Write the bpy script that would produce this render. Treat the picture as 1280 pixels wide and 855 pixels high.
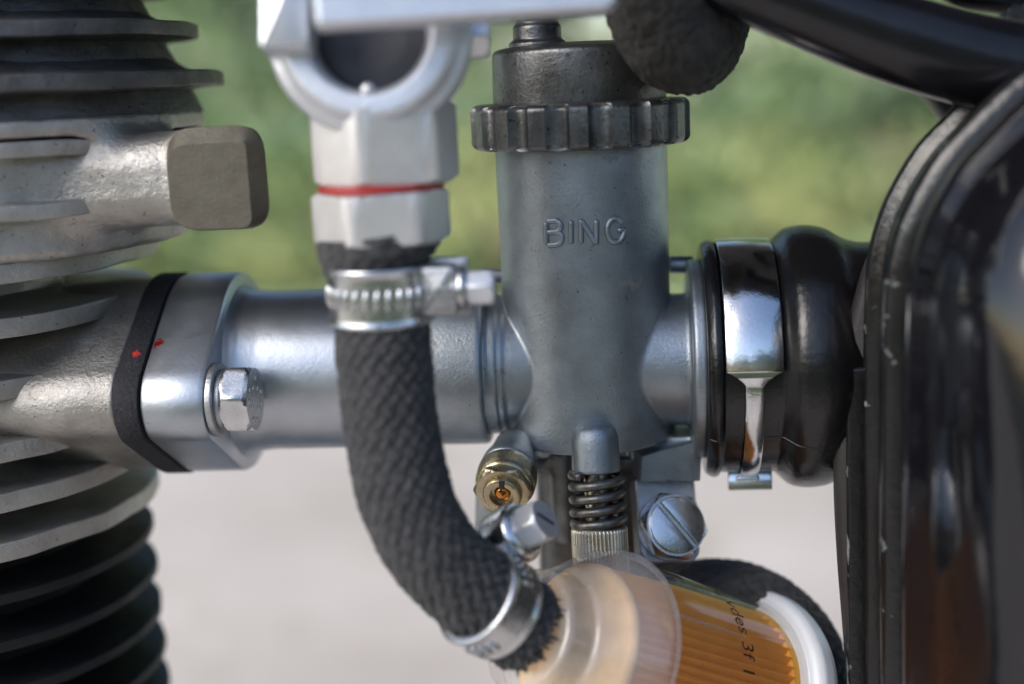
import bpy, math, random
import numpy as np

for o in list(bpy.data.objects):
    bpy.data.objects.remove(o)
SC = bpy.context.scene
COL = SC.collection
rng = np.random.default_rng(7)

# ---------------------------------------------------------------- camera
S = 0.00017                       # metres per modelling unit
DIST = 1600.0                     # camera to focus region, in units
PITCH, ROLL = math.radians(11.5), math.radians(2.6)
CAM_H = 0.55                      # camera height above the ground, metres
YAW = math.radians(5.0)
_h = np.array([-math.sin(YAW), math.cos(YAW), 0])
_zz = np.array([0, 0, 1.0])
F = math.cos(PITCH) * _h - math.sin(PITCH) * _zz
_u0 = math.sin(PITCH) * _h + math.cos(PITCH) * _zz
_r0 = np.array([math.cos(YAW), math.sin(YAW), 0])
UP = math.cos(ROLL) * _u0 + math.sin(ROLL) * _r0
RT = math.cos(ROLL) * _r0 - math.sin(ROLL) * _u0
CAM = -DIST * F
CAMW = np.array([0, 0, CAM_H])

cd = bpy.data.cameras.new('camera')
cam = bpy.data.objects.new('camera', cd)
COL.objects.link(cam)
cd.sensor_width = 36.0
cd.lens = 36.0 * DIST / 1280.0
cd.clip_start = 0.005
cd.clip_end = 500
from mathutils import Matrix, Vector
m3 = Matrix((RT, UP, -F)).transposed()
cam.matrix_world = Matrix.Translation(Vector(CAMW)) @ m3.to_4x4()
cd.dof.use_dof = True
cd.dof.focus_distance = (DIST + 5) * S
cd.dof.aperture_fstop = 4.4
cd.dof.aperture_blades = 9
SC.camera = cam

# ---------------------------------------------------------------- sky, sun, exposure
SUN_EL, SUN_AZ = math.radians(36), math.radians(-130)   # azimuth measured from +Y towards +X
w = bpy.data.worlds.new('World')
SC.world = w
w.use_nodes = True
nt = w.node_tree
bg = nt.nodes['Background']
sky = nt.nodes.new('ShaderNodeTexSky')
sky.sky_type = 'NISHITA'
sky.sun_disc = False
sky.sun_elevation = SUN_EL
sky.sun_rotation = SUN_AZ
sky.air_density = 1.0
sky.dust_density = 1.2
sky.ozone_density = 1.0
nt.links.new(sky.outputs[0], bg.inputs[0])
bg.inputs[1].default_value = 0.13
sd = bpy.data.lights.new('sun', 'SUN')
sd.energy = 1.3
sd.angle = math.radians(36)
sd.color = (1.0, 0.95, 0.88)
sun = bpy.data.objects.new('sun', sd)
COL.objects.link(sun)
sdir = Vector((math.sin(SUN_AZ) * math.cos(SUN_EL), math.cos(SUN_AZ) * math.cos(SUN_EL), math.sin(SUN_EL)))
sun.rotation_euler = (-sdir).to_track_quat('-Z', 'Y').to_euler()
sun.location = (0, -3, 4)
SC.view_settings.view_transform = 'Standard'
SC.view_settings.look = 'None'
SC.view_settings.gamma = 1
SC.view_settings.exposure = 0.9
SC.view_settings.use_curve_mapping = False
SC.cycles.max_bounces = 10
SC.cycles.transparent_max_bounces = 16
SC.cycles.caustics_reflective = False
SC.cycles.caustics_refractive = False
SC.cycles.sample_clamp_indirect = 6

# ---------------------------------------------------------------- projection helpers (units, origin at the focus point)
V = lambda *a: np.array(a, float)
def P(px, py, d=0.0):
    s = (DIST + d) / DIST
    return CAM + s * ((px - 640) * RT + (427.5 - py) * UP + DIST * F)
def proj(U):
    v = np.asarray(U) - CAM
    f = v @ F
    return 640 + DIST * (v @ RT) / f, 427.5 - DIST * (v @ UP) / f, f - DIST
def along(o, a, px=None, py=None):
    v = o - CAM
    if px is not None:
        q, n = (px - 640) / DIST, RT
    else:
        q, n = (427.5 - py) / DIST, UP
    return (q * (v @ F) - v @ n) / (a @ n - q * (a @ F))
def plane_y(px, py, y):
    d = P(px, py, 0) - CAM
    return CAM + d * ((y - CAM[1]) / d[1])
def CS(x, y, f):                  # direction: right, up, away from the viewer
    v = x * RT + y * UP + f * F
    return v / np.linalg.norm(v)
def unit(v):
    return np.asarray(v, float) / np.linalg.norm(v)
def to_world(U):
    return CAMW + S * (np.asarray(U) - CAM)
X, Y, Z = V(1, 0, 0), V(0, 1, 0), V(0, 0, 1)
def basis(a, hint=None):
    a = unit(a)
    h = hint if hint is not None else (Z if abs(a[2]) < 0.9 else X)
    e1 = unit(h - a * (h @ a))
    return e1, np.cross(a, e1), a

# ---------------------------------------------------------------- mesh helpers: each returns (verts, faces)
def join(*ms):
    vs, fs, n = [], [], 0
    for v, f in ms:
        vs.append(np.asarray(v, float))
        fs += [tuple(i + n for i in q) for q in f]
        n += len(v)
    return np.vstack(vs), fs
def grid_faces(n, m, wrap=True, flip=False):
    fs = []
    for i in range(n - 1):
        for j in range(m if wrap else m - 1):
            a, b = i * m + j, i * m + (j + 1) % m
            c, d = (i + 1) * m + (j + 1) % m, (i + 1) * m + j
            fs.append((a, d, c, b) if flip else (a, b, c, d))
    return fs
def rnd(prof, rad=2.0, n=3):
    """round the inner corners of a (t, r) polyline"""
    p = [V(*q[:2]) for q in prof]
    rr = [q[2] if len(q) > 2 else rad for q in prof]
    out = [p[0]]
    for i in range(1, len(p) - 1):
        a, b, c = p[i - 1], p[i], p[i + 1]
        la, lc = np.linalg.norm(a - b), np.linalg.norm(c - b)
        if la < 1e-6 or lc < 1e-6:
            continue
        q = min(rr[i], 0.45 * la, 0.45 * lc)
        p0, p2 = b + (a - b) / la * q, b + (c - b) / lc * q
        for k in range(n + 1):
            s = k / n
            out.append((1 - s) ** 2 * p0 + 2 * s * (1 - s) * b + s * s * p2)
    out.append(p[-1])
    return out
def lathe(o, axis, prof, seg=64, hint=None, mod=None, closed=False):
    e1, e2, a = basis(axis, hint)
    th = np.linspace(0, 2 * math.pi, seg, endpoint=False)
    vs = []
    for t, r in prof:
        q = r if mod is None else mod(th, t, r)
        q = np.broadcast_to(q, th.shape)
        vs.append(o + a * t + np.outer(q * np.cos(th), e1) + np.outer(q * np.sin(th), e2))
    n = len(prof)
    fs = grid_faces(n, seg, flip=True)
    if closed:
        fs += [(((n - 1) * seg + j), j, (j + 1) % seg, ((n - 1) * seg + (j + 1) % seg)) for j in range(seg)]
    else:
        fs.append(tuple(range(seg)))
        fs.append(tuple((n - 1) * seg + j for j in reversed(range(seg))))
    return np.vstack(vs), [f[::-1] for f in fs]
def spline(pts, n=12):
    pts = [np.asarray(p, float) for p in pts]
    q = [2 * pts[0] - pts[1]] + pts + [2 * pts[-1] - pts[-2]]
    out = []
    for i in range(1, len(q) - 2):
        for k in range(n):
            t = k / n
            a, b, c, d = q[i - 1:i + 3]
            out.append(0.5 * (2 * b + (c - a) * t + (2 * a - 5 * b + 4 * c - d) * t * t + (3 * b - a - 3 * c + d) * t ** 3))
    out.append(pts[-1])
    return np.array(out)
def resample(path, n):
    L = np.r_[0, np.cumsum(np.linalg.norm(np.diff(path, axis=0), axis=1))]
    s = np.linspace(0, L[-1], n)
    return np.stack([np.interp(s, L, path[:, k]) for k in range(path.shape[1])], 1), s
def tube(path, rad, seg=24, disp=None, n=None, caps=True, hint=None, capround=0.0):
    path = np.asarray(path, float)
    if n:
        path, s = resample(path, n)
    else:
        s = np.r_[0, np.cumsum(np.linalg.norm(np.diff(path, axis=0), axis=1))]
    n = len(path)
    rad = np.atleast_1d(np.asarray(rad, float))
    rad = np.interp(np.linspace(0, 1, n), np.linspace(0, 1, len(rad)), rad) if len(rad) > 1 else np.full(n, rad[0])
    if capround > 0:
        for e in (s, s[-1] - s):
            q = np.clip(e / capround, 0, 1)
            rad = rad * np.sqrt(np.clip(1 - (1 - q) ** 2, 0.0004, 1))
    T = np.gradient(path, axis=0)
    T /= np.linalg.norm(T, axis=1)[:, None]
    e1 = basis(T[0], hint)[0]
    th = np.linspace(0, 2 * math.pi, seg, endpoint=False)
    vs = []
    for i in range(n):
        e1 = unit(e1 - T[i] * (e1 @ T[i]))
        e2 = np.cross(T[i], e1)
        r = rad[i] + (disp(th, s[i]) if disp else 0)
        r = np.broadcast_to(r, th.shape)
        vs.append(path[i] + np.outer(r * np.cos(th), e1) + np.outer(r * np.sin(th), e2))
    fs = grid_faces(n, seg)
    if caps:
        fs.append(tuple(reversed(range(seg))))
        fs.append(tuple((n - 1) * seg + j for j in range(seg)))
    return np.vstack(vs), fs
def loft(outline, layers, o, e1, e2, e3, cap=True):
    """closed 2-D outline (N,2), layers of (inset offset, distance along e3)"""
    q = np.asarray(outline, float)
    area = 0.5 * np.sum(q[:, 0] * np.roll(q[:, 1], -1) - np.roll(q[:, 0], -1) * q[:, 1])
    if area < 0:
        q = q[::-1]
    d0 = q - np.roll(q, 1, 0)
    d1 = np.roll(q, -1, 0) - q
    n0 = np.stack([d0[:, 1], -d0[:, 0]], 1) / (np.linalg.norm(d0, axis=1)[:, None] + 1e-9)
    n1 = np.stack([d1[:, 1], -d1[:, 0]], 1) / (np.linalg.norm(d1, axis=1)[:, None] + 1e-9)
    nn = n0 + n1
    nn /= np.maximum(0.35, (np.sum(nn * n0, 1)))[:, None]
    vs = []
    for off, t in layers:
        p = q + nn * off
        vs.append(o + np.outer(p[:, 0], e1) + np.outer(p[:, 1], e2) + e3 * t)
    m = len(q)
    fs = grid_faces(len(layers), m)
    if cap:
        fs.append(tuple(reversed(range(m))))
        fs.append(tuple((len(layers) - 1) * m + j for j in range(m)))
    hand = np.cross(e1, e2) @ e3 * (1 if layers[-1][1] > layers[0][1] else -1)
    if hand < 0:
        fs = [f[::-1] for f in fs]
    return np.vstack(vs), fs
def poly(n, r, rot=0.0):
    return np.array([(r * math.cos(rot + 2 * math.pi * k / n), r * math.sin(rot + 2 * math.pi * k / n)) for k in range(n)])
def hexnut(o, axis, r, h, rot=0.0, cham=4.0, hint=None, n=6):
    """chamfered hexagonal prism from o along axis"""
    e1, e2, a = basis(axis, hint)
    # prism intersected with a chamfer cone: many-sided outline
    th = np.linspace(0, 2 * math.pi, n * 16, endpoint=False)
    ap = r * math.cos(math.pi / n)
    hexr = ap / np.cos(((th - rot) % (2 * math.pi / n)) - math.pi / n)
    vs = []
    def ring(t, lim):
        q = np.minimum(hexr, lim)
        vs.append(o + a * t + np.outer(q * np.cos(th), e1) + np.outer(q * np.sin(th), e2))
    for t, c in ((0, ap * 0.985), (cham * 0.6, None), (cham, None), (h - cham, None), (h - cham * 0.6, None), (h, ap * 0.985)):
        if c is None:
            e = min(t, h - t)
            ring(t, ap * 0.985 + (r - ap * 0.985) * e / cham + (0.02 * r if e >= cham else 0))
        else:
            ring(t, c)
    m = len(th)
    fs = grid_faces(len(vs), m)
    fs.append(tuple(reversed(range(m))))
    fs.append(tuple((len(vs) - 1) * m + j for j in range(m)))
    return np.vstack(vs), fs
def box(c, e1, e2, e3, sx, sy, sz, bev=2.0):
    o = np.array([(-sx / 2, -sy / 2), (sx / 2, -sy / 2), (sx / 2, sy / 2), (-sx / 2, sy / 2)])
    o = round_poly(o, bev)
    return loft(o, [(-bev, -sz / 2), (-bev * 0.3, -sz / 2 + bev * 0.3), (0, -sz / 2 + bev), (0, sz / 2 - bev), (-bev * 0.3, sz / 2 - bev * 0.3), (-bev, sz / 2)], c, e1, e2, e3)
def round_poly(q, r, n=4):
    out = []
    m = len(q)
    for i in range(m):
        a, b, c = V(*q[i - 1]), V(*q[i]), V(*q[(i + 1) % m])
        rr = r[i] if hasattr(r, '__len__') else r
        la, lc = np.linalg.norm(a - b), np.linalg.norm(c - b)
        t = min(rr, 0.48 * la, 0.48 * lc)
        p0, p2 = b + (a - b) / la * t, b + (c - b) / lc * t
        for k in range(n + 1):
            s = k / n
            out.append((1 - s) ** 2 * p0 + 2 * s * (1 - s) * b + s * s * p2)
    return np.array(out)
def hull_circles(cs, n=160):
    pts = []
    for (x, y, r) in cs:
        for t in np.linspace(0, 2 * math.pi, 120, endpoint=False):
            pts.append((x + r * math.cos(t), y + r * math.sin(t)))
    pts = sorted(set((round(a, 4), round(b, 4)) for a, b in pts))
    def half(ps):
        h = []
        for p in ps:
            while len(h) > 1 and (h[-1][0] - h[-2][0]) * (p[1] - h[-2][1]) - (h[-1][1] - h[-2][1]) * (p[0] - h[-2][0]) <= 0:
                h.pop()
            h.append(p)
        return h[:-1]
    q = np.array(half(pts) + half(pts[::-1]))
    q = np.vstack([q, q[:1]])
    return resample(q, n + 1)[0][:-1]

# signed distance helpers and a surface-nets mesher, for cast bodies with fillets
def smin(a, b, k):
    h = np.maximum(k - np.abs(a - b), 0) / k
    return np.minimum(a, b) - h * h * k * 0.25
def smax(a, b, k):
    return -smin(-a, -b, k)
def sd_cyl(p, o, a, t0, t1, r, bev=2.0):
    q = p - o
    t = q @ a
    rr = np.sqrt(np.maximum((q * q).sum(-1) - t * t, 1e-9)) - r
    e = np.abs(t - (t0 + t1) / 2) - (t1 - t0) / 2
    return smax(rr, e, bev * 2)
def sd_box(p, c, h, bev=4.0, R=None):
    q = p - c
    if R is not None:
        q = q @ R.T
    q = np.abs(q) - (np.asarray(h) - bev)
    return np.sqrt((np.maximum(q, 0) ** 2).sum(-1)) + np.minimum(q.max(-1), 0) - bev
def sd_hull2(px_, py_, r1, r2, h):
    """2-D hull of a circle r1 at the origin and r2 at (0, h)"""
    px_ = np.abs(px_)
    b = (r1 - r2) / h
    a = math.sqrt(1 - b * b)
    k = -b * px_ + a * py_
    d = px_ * a + py_ * b - r1
    d = np.where(k < 0, np.hypot(px_, py_) - r1, d)
    return np.where(k > a * h, np.hypot(px_, py_ - h) - r2, d)
def nets(f, lo, hi, h):
    ax = [np.arange(lo[k], hi[k] + h, h) for k in range(3)]
    n = [len(a) for a in ax]
    G = np.empty(n, np.float32)
    step = max(1, int(600000 / (n[1] * n[2])))
    for i in range(0, n[0], step):
        g = np.stack(np.meshgrid(ax[0][i:i + step], ax[1], ax[2], indexing='ij'), -1)
        G[i:i + step] = f(g)
    s = G < 0
    c = sum(s[i:n[0] - 1 + i, j:n[1] - 1 + j, k:n[2] - 1 + k].astype(np.int8) for i in (0, 1) for j in (0, 1) for k in (0, 1))
    act = (c > 0) & (c < 8)
    idx = np.full(act.shape, -1, np.int64)
    I = np.argwhere(act)
    idx[act] = np.arange(len(I))
    acc, cnt = np.zeros((len(I), 3)), np.zeros(len(I))
    cor = [(i, j, k) for i in (0, 1) for j in (0, 1) for k in (0, 1)]
    for a in cor:
        for b in cor:
            if sum(b) - sum(a) == 1 and all(y >= x for x, y in zip(a, b)):
                ga = G[I[:, 0] + a[0], I[:, 1] + a[1], I[:, 2] + a[2]].astype(float)
                gb = G[I[:, 0] + b[0], I[:, 1] + b[1], I[:, 2] + b[2]].astype(float)
                mk = (ga < 0) != (gb < 0)
                t = np.where(mk, ga / np.where(mk, ga - gb, 1), 0)
                acc += np.where(mk[:, None], np.array(a) + t[:, None] * (np.array(b) - np.array(a)), 0)
                cnt += mk
    v = np.array(lo) + h * (I + acc / cnt[:, None])
    fs = []
    for d in range(3):
        a, b = (d + 1) % 3, (d + 2) % 3
        sl0 = [slice(None)] * 3; sl1 = [slice(None)] * 3
        sl0[d] = slice(0, n[d] - 1); sl1[d] = slice(1, n[d])
        ch = s[tuple(sl0)] != s[tuple(sl1)]
        E = np.argwhere(ch)
        E = E[(E[:, a] > 0) & (E[:, b] > 0) & (E[:, a] < n[a] - 1) & (E[:, b] < n[b] - 1)]
        ea, eb = np.zeros(3, int), np.zeros(3, int)
        ea[a] = 1; eb[b] = 1
        q = np.stack([idx[tuple((E - x).T)] for x in (ea + eb, eb, 0 * ea, ea)], 1)
        fl = ~s[tuple(E.T)]
        q[fl] = q[fl][:, ::-1]
        fs.append(q)
    q = np.vstack(fs)
    q = q[(q >= 0).all(1)]
    for _ in range(2):                                 # pull vertices onto the surface
        e = 0.5
        g = np.stack([f(v + e * np.eye(3)[k]) - f(v - e * np.eye(3)[k]) for k in range(3)], -1) / (2 * e)
        v = v - g * (np.clip(f(v), -h, h) / np.maximum((g * g).sum(-1), 0.05))[:, None]
    return v, [tuple(x) for x in q.tolist()]
def vnoise(p, scale, seed=0):
    """cheap smooth value noise in 3-D"""
    p = np.asarray(p) / scale
    i = np.floor(p).astype(np.int64)
    fr = p - i
    fr = fr * fr * (3 - 2 * fr)
    def h(a, b, c):
        n = (a * 374761393 + b * 668265263 + c * 1274126177 + seed * 974711) & 0x7fffffff
        n = ((n ^ (n >> 13)) * 1274126177) & 0x7fffffff
        return ((n ^ (n >> 16)) & 0xffff) / 65535.0
    r = 0
    for a in (0, 1):
        for b in (0, 1):
            for c in (0, 1):
                wgt = (fr[..., 0] if a else 1 - fr[..., 0]) * (fr[..., 1] if b else 1 - fr[..., 1]) * (fr[..., 2] if c else 1 - fr[..., 2])
                r = r + wgt * h(i[..., 0] + a, i[..., 1] + b, i[..., 2] + c)
    return r * 2 - 1

# ---------------------------------------------------------------- objects
def tag(o, label=None, cat=None, group=None, kind=None):
    for k, v in (('label', label), ('category', cat), ('group', group), ('kind', kind)):
        if v:
            o[k] = v
    return o
def thing(name, at, label, cat, group=None):
    o = bpy.data.objects.new(name, None)
    COL.objects.link(o)
    o.location = to_world(at)
    o.empty_display_size = 0.005
    o['o_units'] = [float(x) for x in at]
    return tag(o, label, cat, group)
def part(name, mesh, material, parent, sharp=35, smooth=True):
    v, f = mesh
    root = parent
    while root.parent:
        root = root.parent
    at = np.array(root['o_units'])
    me = bpy.data.meshes.new(name)
    me.from_pydata(((np.asarray(v) - at) * S).tolist(), [], f)
    me.update()
    if smooth:
        me.shade_smooth()
        if sharp:
            me.set_sharp_from_angle(angle=math.radians(sharp))
    me.materials.append(material)
    o = bpy.data.objects.new(name, me)
    COL.objects.link(o)
    o.parent = parent
    return o
def world_mesh(name, v, f, material, smooth=False):
    me = bpy.data.meshes.new(name)
    me.from_pydata(v, [], f)
    me.update()
    if smooth:
        me.shade_smooth()
    me.materials.append(material)
    o = bpy.data.objects.new(name, me)
    COL.objects.link(o)
    return o

# ---------------------------------------------------------------- materials
def mat(name, col, metal=0.0, rough=0.5, col2=None, vary=40, rvar=0.1, bump=0.0, bpx=6, specks=None, speck_px=5, speck_amt=0.62,
        coat=0.0, chips=None, spots=(), rust=None, **kw):
    m = bpy.data.materials.new(name)
    m.use_nodes = True
    N, L = m.node_tree.nodes, m.node_tree.links
    b = N['Principled BSDF']
    tc = N.new('ShaderNodeTexCoord')
    def noise(px, detail=4, rgh=0.6):
        n = N.new('ShaderNodeTexNoise')
        n.inputs['Scale'].default_value = 1 / (px * S)
        n.inputs['Detail'].default_value = detail
        n.inputs['Roughness'].default_value = rgh
        L.new(tc.outputs['Object'], n.inputs['Vector'])
        return n.outputs[0]
    def ramp(sock, lo, hi, a=0.0, c=1.0):
        r = N.new('ShaderNodeMapRange')
        r.inputs[1].default_value, r.inputs[2].default_value = lo, hi
        r.inputs[3].default_value, r.inputs[4].default_value = a, c
        L.new(sock, r.inputs[0])
        return r.outputs[0]
    def mix(fac, a, c):
        x = N.new('ShaderNodeMix')
        x.data_type = 'RGBA'
        L.new(fac, x.inputs[0])
        for s, v in ((x.inputs[6], a), (x.inputs[7], c)):
            if isinstance(v, tuple):
                s.default_value = (*v, 1)
            else:
                L.new(v, s)
        return x.outputs[2]
    big = noise(vary)
    c = mix(ramp(big, 0.32, 0.68), col, col2 or tuple(x * 0.75 for x in col))
    r = ramp(noise(vary * 0.6, 5), 0.25, 0.75, max(0.02, rough - rvar), rough + rvar)
    mt = None
    if specks:
        f = ramp(noise(speck_px, 2), speck_amt, speck_amt + 0.08)
        c = mix(f, c, specks)
    if rust:
        f = ramp(noise(rust[1], 6, 0.7), rust[2], rust[2] + 0.07)
        c = mix(f, c, rust[0])
        mt = f
    for (pos, rad, scol) in spots:
        vm = N.new('ShaderNodeVectorMath'); vm.operation = 'DISTANCE'
        vm.inputs[1].default_value = tuple(np.asarray(pos) * S)
        L.new(tc.outputs['Object'], vm.inputs[0])
        ad = N.new('ShaderNodeMath'); ad.operation = 'MULTIPLY_ADD'
        L.new(noise(rad * 0.7, 3), ad.inputs[0]); ad.inputs[1].default_value = rad * S * 1.6
        L.new(vm.outputs['Value'], ad.inputs[2])
        c = mix(ramp(ad.outputs[0], rad * S * 1.25, rad * S * 1.6, 1, 0), c, scol)
    if chips:
        ge = N.new('ShaderNodeNewGeometry')
        mu = N.new('ShaderNodeMath'); mu.operation = 'MULTIPLY_ADD'
        L.new(noise(chips[1], 4), mu.inputs[0]); mu.inputs[1].default_value = 0.35
        L.new(ge.outputs['Pointiness'], mu.inputs[2])
        f = ramp(mu.outputs[0], chips[2], chips[2] + 0.02)
        c = mix(f, c, chips[0])
        rr = N.new('ShaderNodeMix'); L.new(f, rr.inputs[0]); L.new(r, rr.inputs[2]); rr.inputs[3].default_value = 0.7
        r = rr.outputs[0]
    L.new(c, b.inputs['Base Color'])
    L.new(r, b.inputs['Roughness'])
    if mt is not None:
        L.new(ramp(mt, 0, 1, metal, 0.0), b.inputs['Metallic'])
    else:
        b.inputs['Metallic'].default_value = metal
    if coat:
        b.inputs['Coat Weight'].default_value = coat
        b.inputs['Coat Roughness'].default_value = 0.08
    for k, v in kw.items():
        b.inputs[k.replace('_', ' ')].default_value = v
    if bump:
        bn = N.new('ShaderNodeBump')
        bn.inputs['Strength'].default_value = 1.0
        bn.inputs['Distance'].default_value = bump * S
        L.new(noise(bpx, 5, 0.65), bn.inputs['Height'])
        L.new(bn.outputs[0], b.inputs['Normal'])
    return m

M = {}
M['zinc'] = mat('carburettor_zinc', (0.37, 0.41, 0.45), 0.9, 0.42, (0.275, 0.305, 0.335), 60, 0.07, 0.55, 4, (0.14, 0.14, 0.145), 5, 0.67, rust=((0.17, 0.165, 0.16), 70, 0.62))
M['zinc_dark'] = mat('stained_and_shaded_zinc', (0.21, 0.215, 0.22), 0.85, 0.36, (0.11, 0.11, 0.11), 40, 0.1, 0.8, 6, (0.05, 0.045, 0.04), 6, 0.62, rust=((0.16, 0.06, 0.02), 34, 0.72))
M['alu'] = mat('satin_aluminium', (0.50, 0.53, 0.58), 0.95, 0.40, (0.41, 0.44, 0.485), 70, 0.07, 0.3, 6, (0.30, 0.30, 0.32), 5, 0.68)
M['cast'] = mat('cast_aluminium', (0.49, 0.472, 0.445), 0.85, 0.46, (0.34, 0.32, 0.295), 60, 0.1, 1.5, 6, (0.17, 0.155, 0.14), 8, 0.66, rust=((0.10, 0.065, 0.04), 46, 0.67))
M['cast_dark'] = mat('sooty_cast_aluminium', (0.17, 0.165, 0.165), 0.7, 0.5, (0.09, 0.088, 0.09), 50, 0.1, 2.2, 9, (0.05, 0.05, 0.05), 8, 0.64)
M['machined'] = mat('oxidised_machined_face', (0.15, 0.137, 0.108), 0.45, 0.5, (0.115, 0.104, 0.08), 30, 0.08, 0.7, 4, (0.09, 0.08, 0.06), 5, 0.70)
M['steel'] = mat('zinc_plated_steel', (0.68, 0.69, 0.70), 1.0, 0.25, (0.56, 0.57, 0.59), 24, 0.07, 0.3, 5, (0.40, 0.39, 0.37), 4, 0.71)
M['steel_dull'] = mat('dull_steel', (0.50, 0.51, 0.53), 0.9, 0.42, (0.40, 0.41, 0.43), 30, 0.08, 0.8, 5)
M['spring'] = mat('spring_steel', (0.22, 0.21, 0.20), 0.9, 0.35, (0.13, 0.12, 0.11), 14, 0.1, 0.5, 4)
M['chrome'] = mat('chromed_band', (0.72, 0.72, 0.73), 1.0, 0.13, (0.62, 0.62, 0.63), 50, 0.05, 0.25, 8, rust=((0.13, 0.09, 0.06), 20, 0.74))
M['brass'] = mat('brass', (0.52, 0.44, 0.29), 1.0, 0.3, (0.40, 0.34, 0.23), 18, 0.08, 0.5, 5, (0.2, 0.13, 0.06), 5, 0.66)
M['copper'] = mat('amber_needle', (0.62, 0.27, 0.07), 1.0, 0.2, (0.5, 0.2, 0.05), 10, 0.05)
M['gold_knurl'] = mat('pale_brass_knurl', (0.66, 0.60, 0.50), 1.0, 0.3, (0.55, 0.50, 0.42), 20, 0.08, 0.4, 4)
M['rubber'] = mat('black_rubber', (0.005, 0.005, 0.006), 0.0, 0.20, (0.009, 0.0085, 0.009), 50, 0.07, 0.7, 9, Specular_IOR_Level=0.5)
M['rubber_dull'] = mat('dull_rubber', (0.020, 0.018, 0.019), 0.0, 0.5, (0.028, 0.025, 0.025), 60, 0.08, 0.6, 6)
M['gasket'] = mat('fibre_gasket', (0.010, 0.010, 0.013), 0.0, 0.75, (0.018, 0.018, 0.024), 8, 0.1, 2.5, 5, (0.06, 0.06, 0.075), 5, 0.64)
M['braid'] = mat('woven_hose_cover', (0.026, 0.0255, 0.027), 0.0, 0.85, (0.060, 0.059, 0.062), 16, 0.05, 2.0, 4, Sheen_Weight=0.12)
M['foam'] = mat('black_foam', (0.014, 0.013, 0.012), 0.0, 0.9, (0.045, 0.041, 0.037), 14, 0.05, 5.0, 4, Sheen_Weight=0.08)
M['black_paint'] = mat('black_engine_paint', (0.006, 0.006, 0.007), 0.0, 0.5, (0.010, 0.010, 0.011), 40, 0.08, 0.8, 8, (0.10, 0.10, 0.10), 4, 0.80, rust=((0.06, 0.03, 0.02), 40, 0.74), Specular_IOR_Level=0.3)
M['gloss'] = mat('gloss_black_paint', (0.005, 0.005, 0.007), 0.0, 0.09, (0.006, 0.006, 0.008), 90, 0.03, 0.4, 60, Specular_IOR_Level=0.6)
M['chipped'] = mat('chipped_black_paint', (0.006, 0.006, 0.007), 0.0, 0.22, (0.009, 0.009, 0.01), 60, 0.08, 1.2, 16, chips=((0.17, 0.20, 0.19), 40, 0.755), rust=((0.13, 0.065, 0.025), 30, 0.75))
M['frame'] = mat('satin_black_sheath', (0.006, 0.006, 0.008), 0.0, 0.22, (0.009, 0.009, 0.012), 60, 0.05, 0.3, 20, (0.04, 0.04, 0.05), 5, 0.78, Specular_IOR_Level=0.45)
M['tap'] = mat('zinc_tap_metal', (0.72, 0.735, 0.77), 0.7, 0.40, (0.65, 0.665, 0.71), 40, 0.06, 0.6, 8)
M['nut'] = mat('nickel_union_nut', (0.76, 0.735, 0.72), 0.6, 0.40, (0.70, 0.68, 0.67), 40, 0.06, 0.5, 8)
M['red'] = mat('red_seal', (0.42, 0.03, 0.025), 0.0, 0.45)
M['red_paint'] = mat('red_paint', (0.62, 0.03, 0.015), 0.0, 0.5)
M['paper'] = mat('orange_filter_paper', (0.95, 0.455, 0.045), 0.0, 0.7, (0.90, 0.38, 0.025), 30, 0.05, 0.8, 5)
M['print'] = mat('dark_print', (0.07, 0.03, 0.015), 0.0, 0.6)
M['white_plastic'] = mat('white_plastic', (0.80, 0.81, 0.83), 0.0, 0.35, (0.77, 0.78, 0.80), 60, 0.04, 0.3, 10, Subsurface_Weight=0.3, Subsurface_Radius=(0.003, 0.003, 0.003))
M['void'] = mat('dark_bore', (0.035, 0.033, 0.04), 0.0, 0.6)

def mat_frost():
    m = bpy.data.materials.new('frosted_plastic')
    m.use_nodes = True
    N, L = m.node_tree.nodes, m.node_tree.links
    N.remove(N['Principled BSDF'])
    out = N['Material Output']
    d = N.new('ShaderNodeBsdfDiffuse'); d.inputs[0].default_value = (0.84, 0.85, 0.88, 1)
    t = N.new('ShaderNodeBsdfTranslucent'); t.inputs[0].default_value = (0.86, 0.83, 0.83, 1)
    tr = N.new('ShaderNodeBsdfTransparent'); tr.inputs[0].default_value = (0.95, 0.95, 0.95, 1)
    g = N.new('ShaderNodeBsdfGlossy'); g.inputs['Roughness'].default_value = 0.10
    def mx(a, b, f):
        x = N.new('ShaderNodeMixShader'); x.inputs[0].default_value = f
        L.new(a.outputs[0], x.inputs[1]); L.new(b.outputs[0], x.inputs[2])
        return x
    s = mx(mx(d, t, 0.35), tr, 0.72)
    lw = N.new('ShaderNodeLayerWeight'); lw.inputs[0].default_value = 0.5
    pw = N.new('ShaderNodeMath'); pw.operation = 'POWER'; pw.inputs[1].default_value = 4.0
    L.new(lw.outputs['Facing'], pw.inputs[0])
    fr = N.new('ShaderNodeMath'); fr.operation = 'MULTIPLY_ADD'; fr.inputs[1].default_value = 0.55; fr.inputs[2].default_value = 0.08
    L.new(pw.outputs[0], fr.inputs[0])
    x = N.new('ShaderNodeMixShader')
    L.new(fr.outputs[0], x.inputs[0]); L.new(s.outputs[0], x.inputs[1]); L.new(g.outputs[0], x.inputs[2])
    L.new(x.outputs[0], out.inputs[0])
    return m
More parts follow.
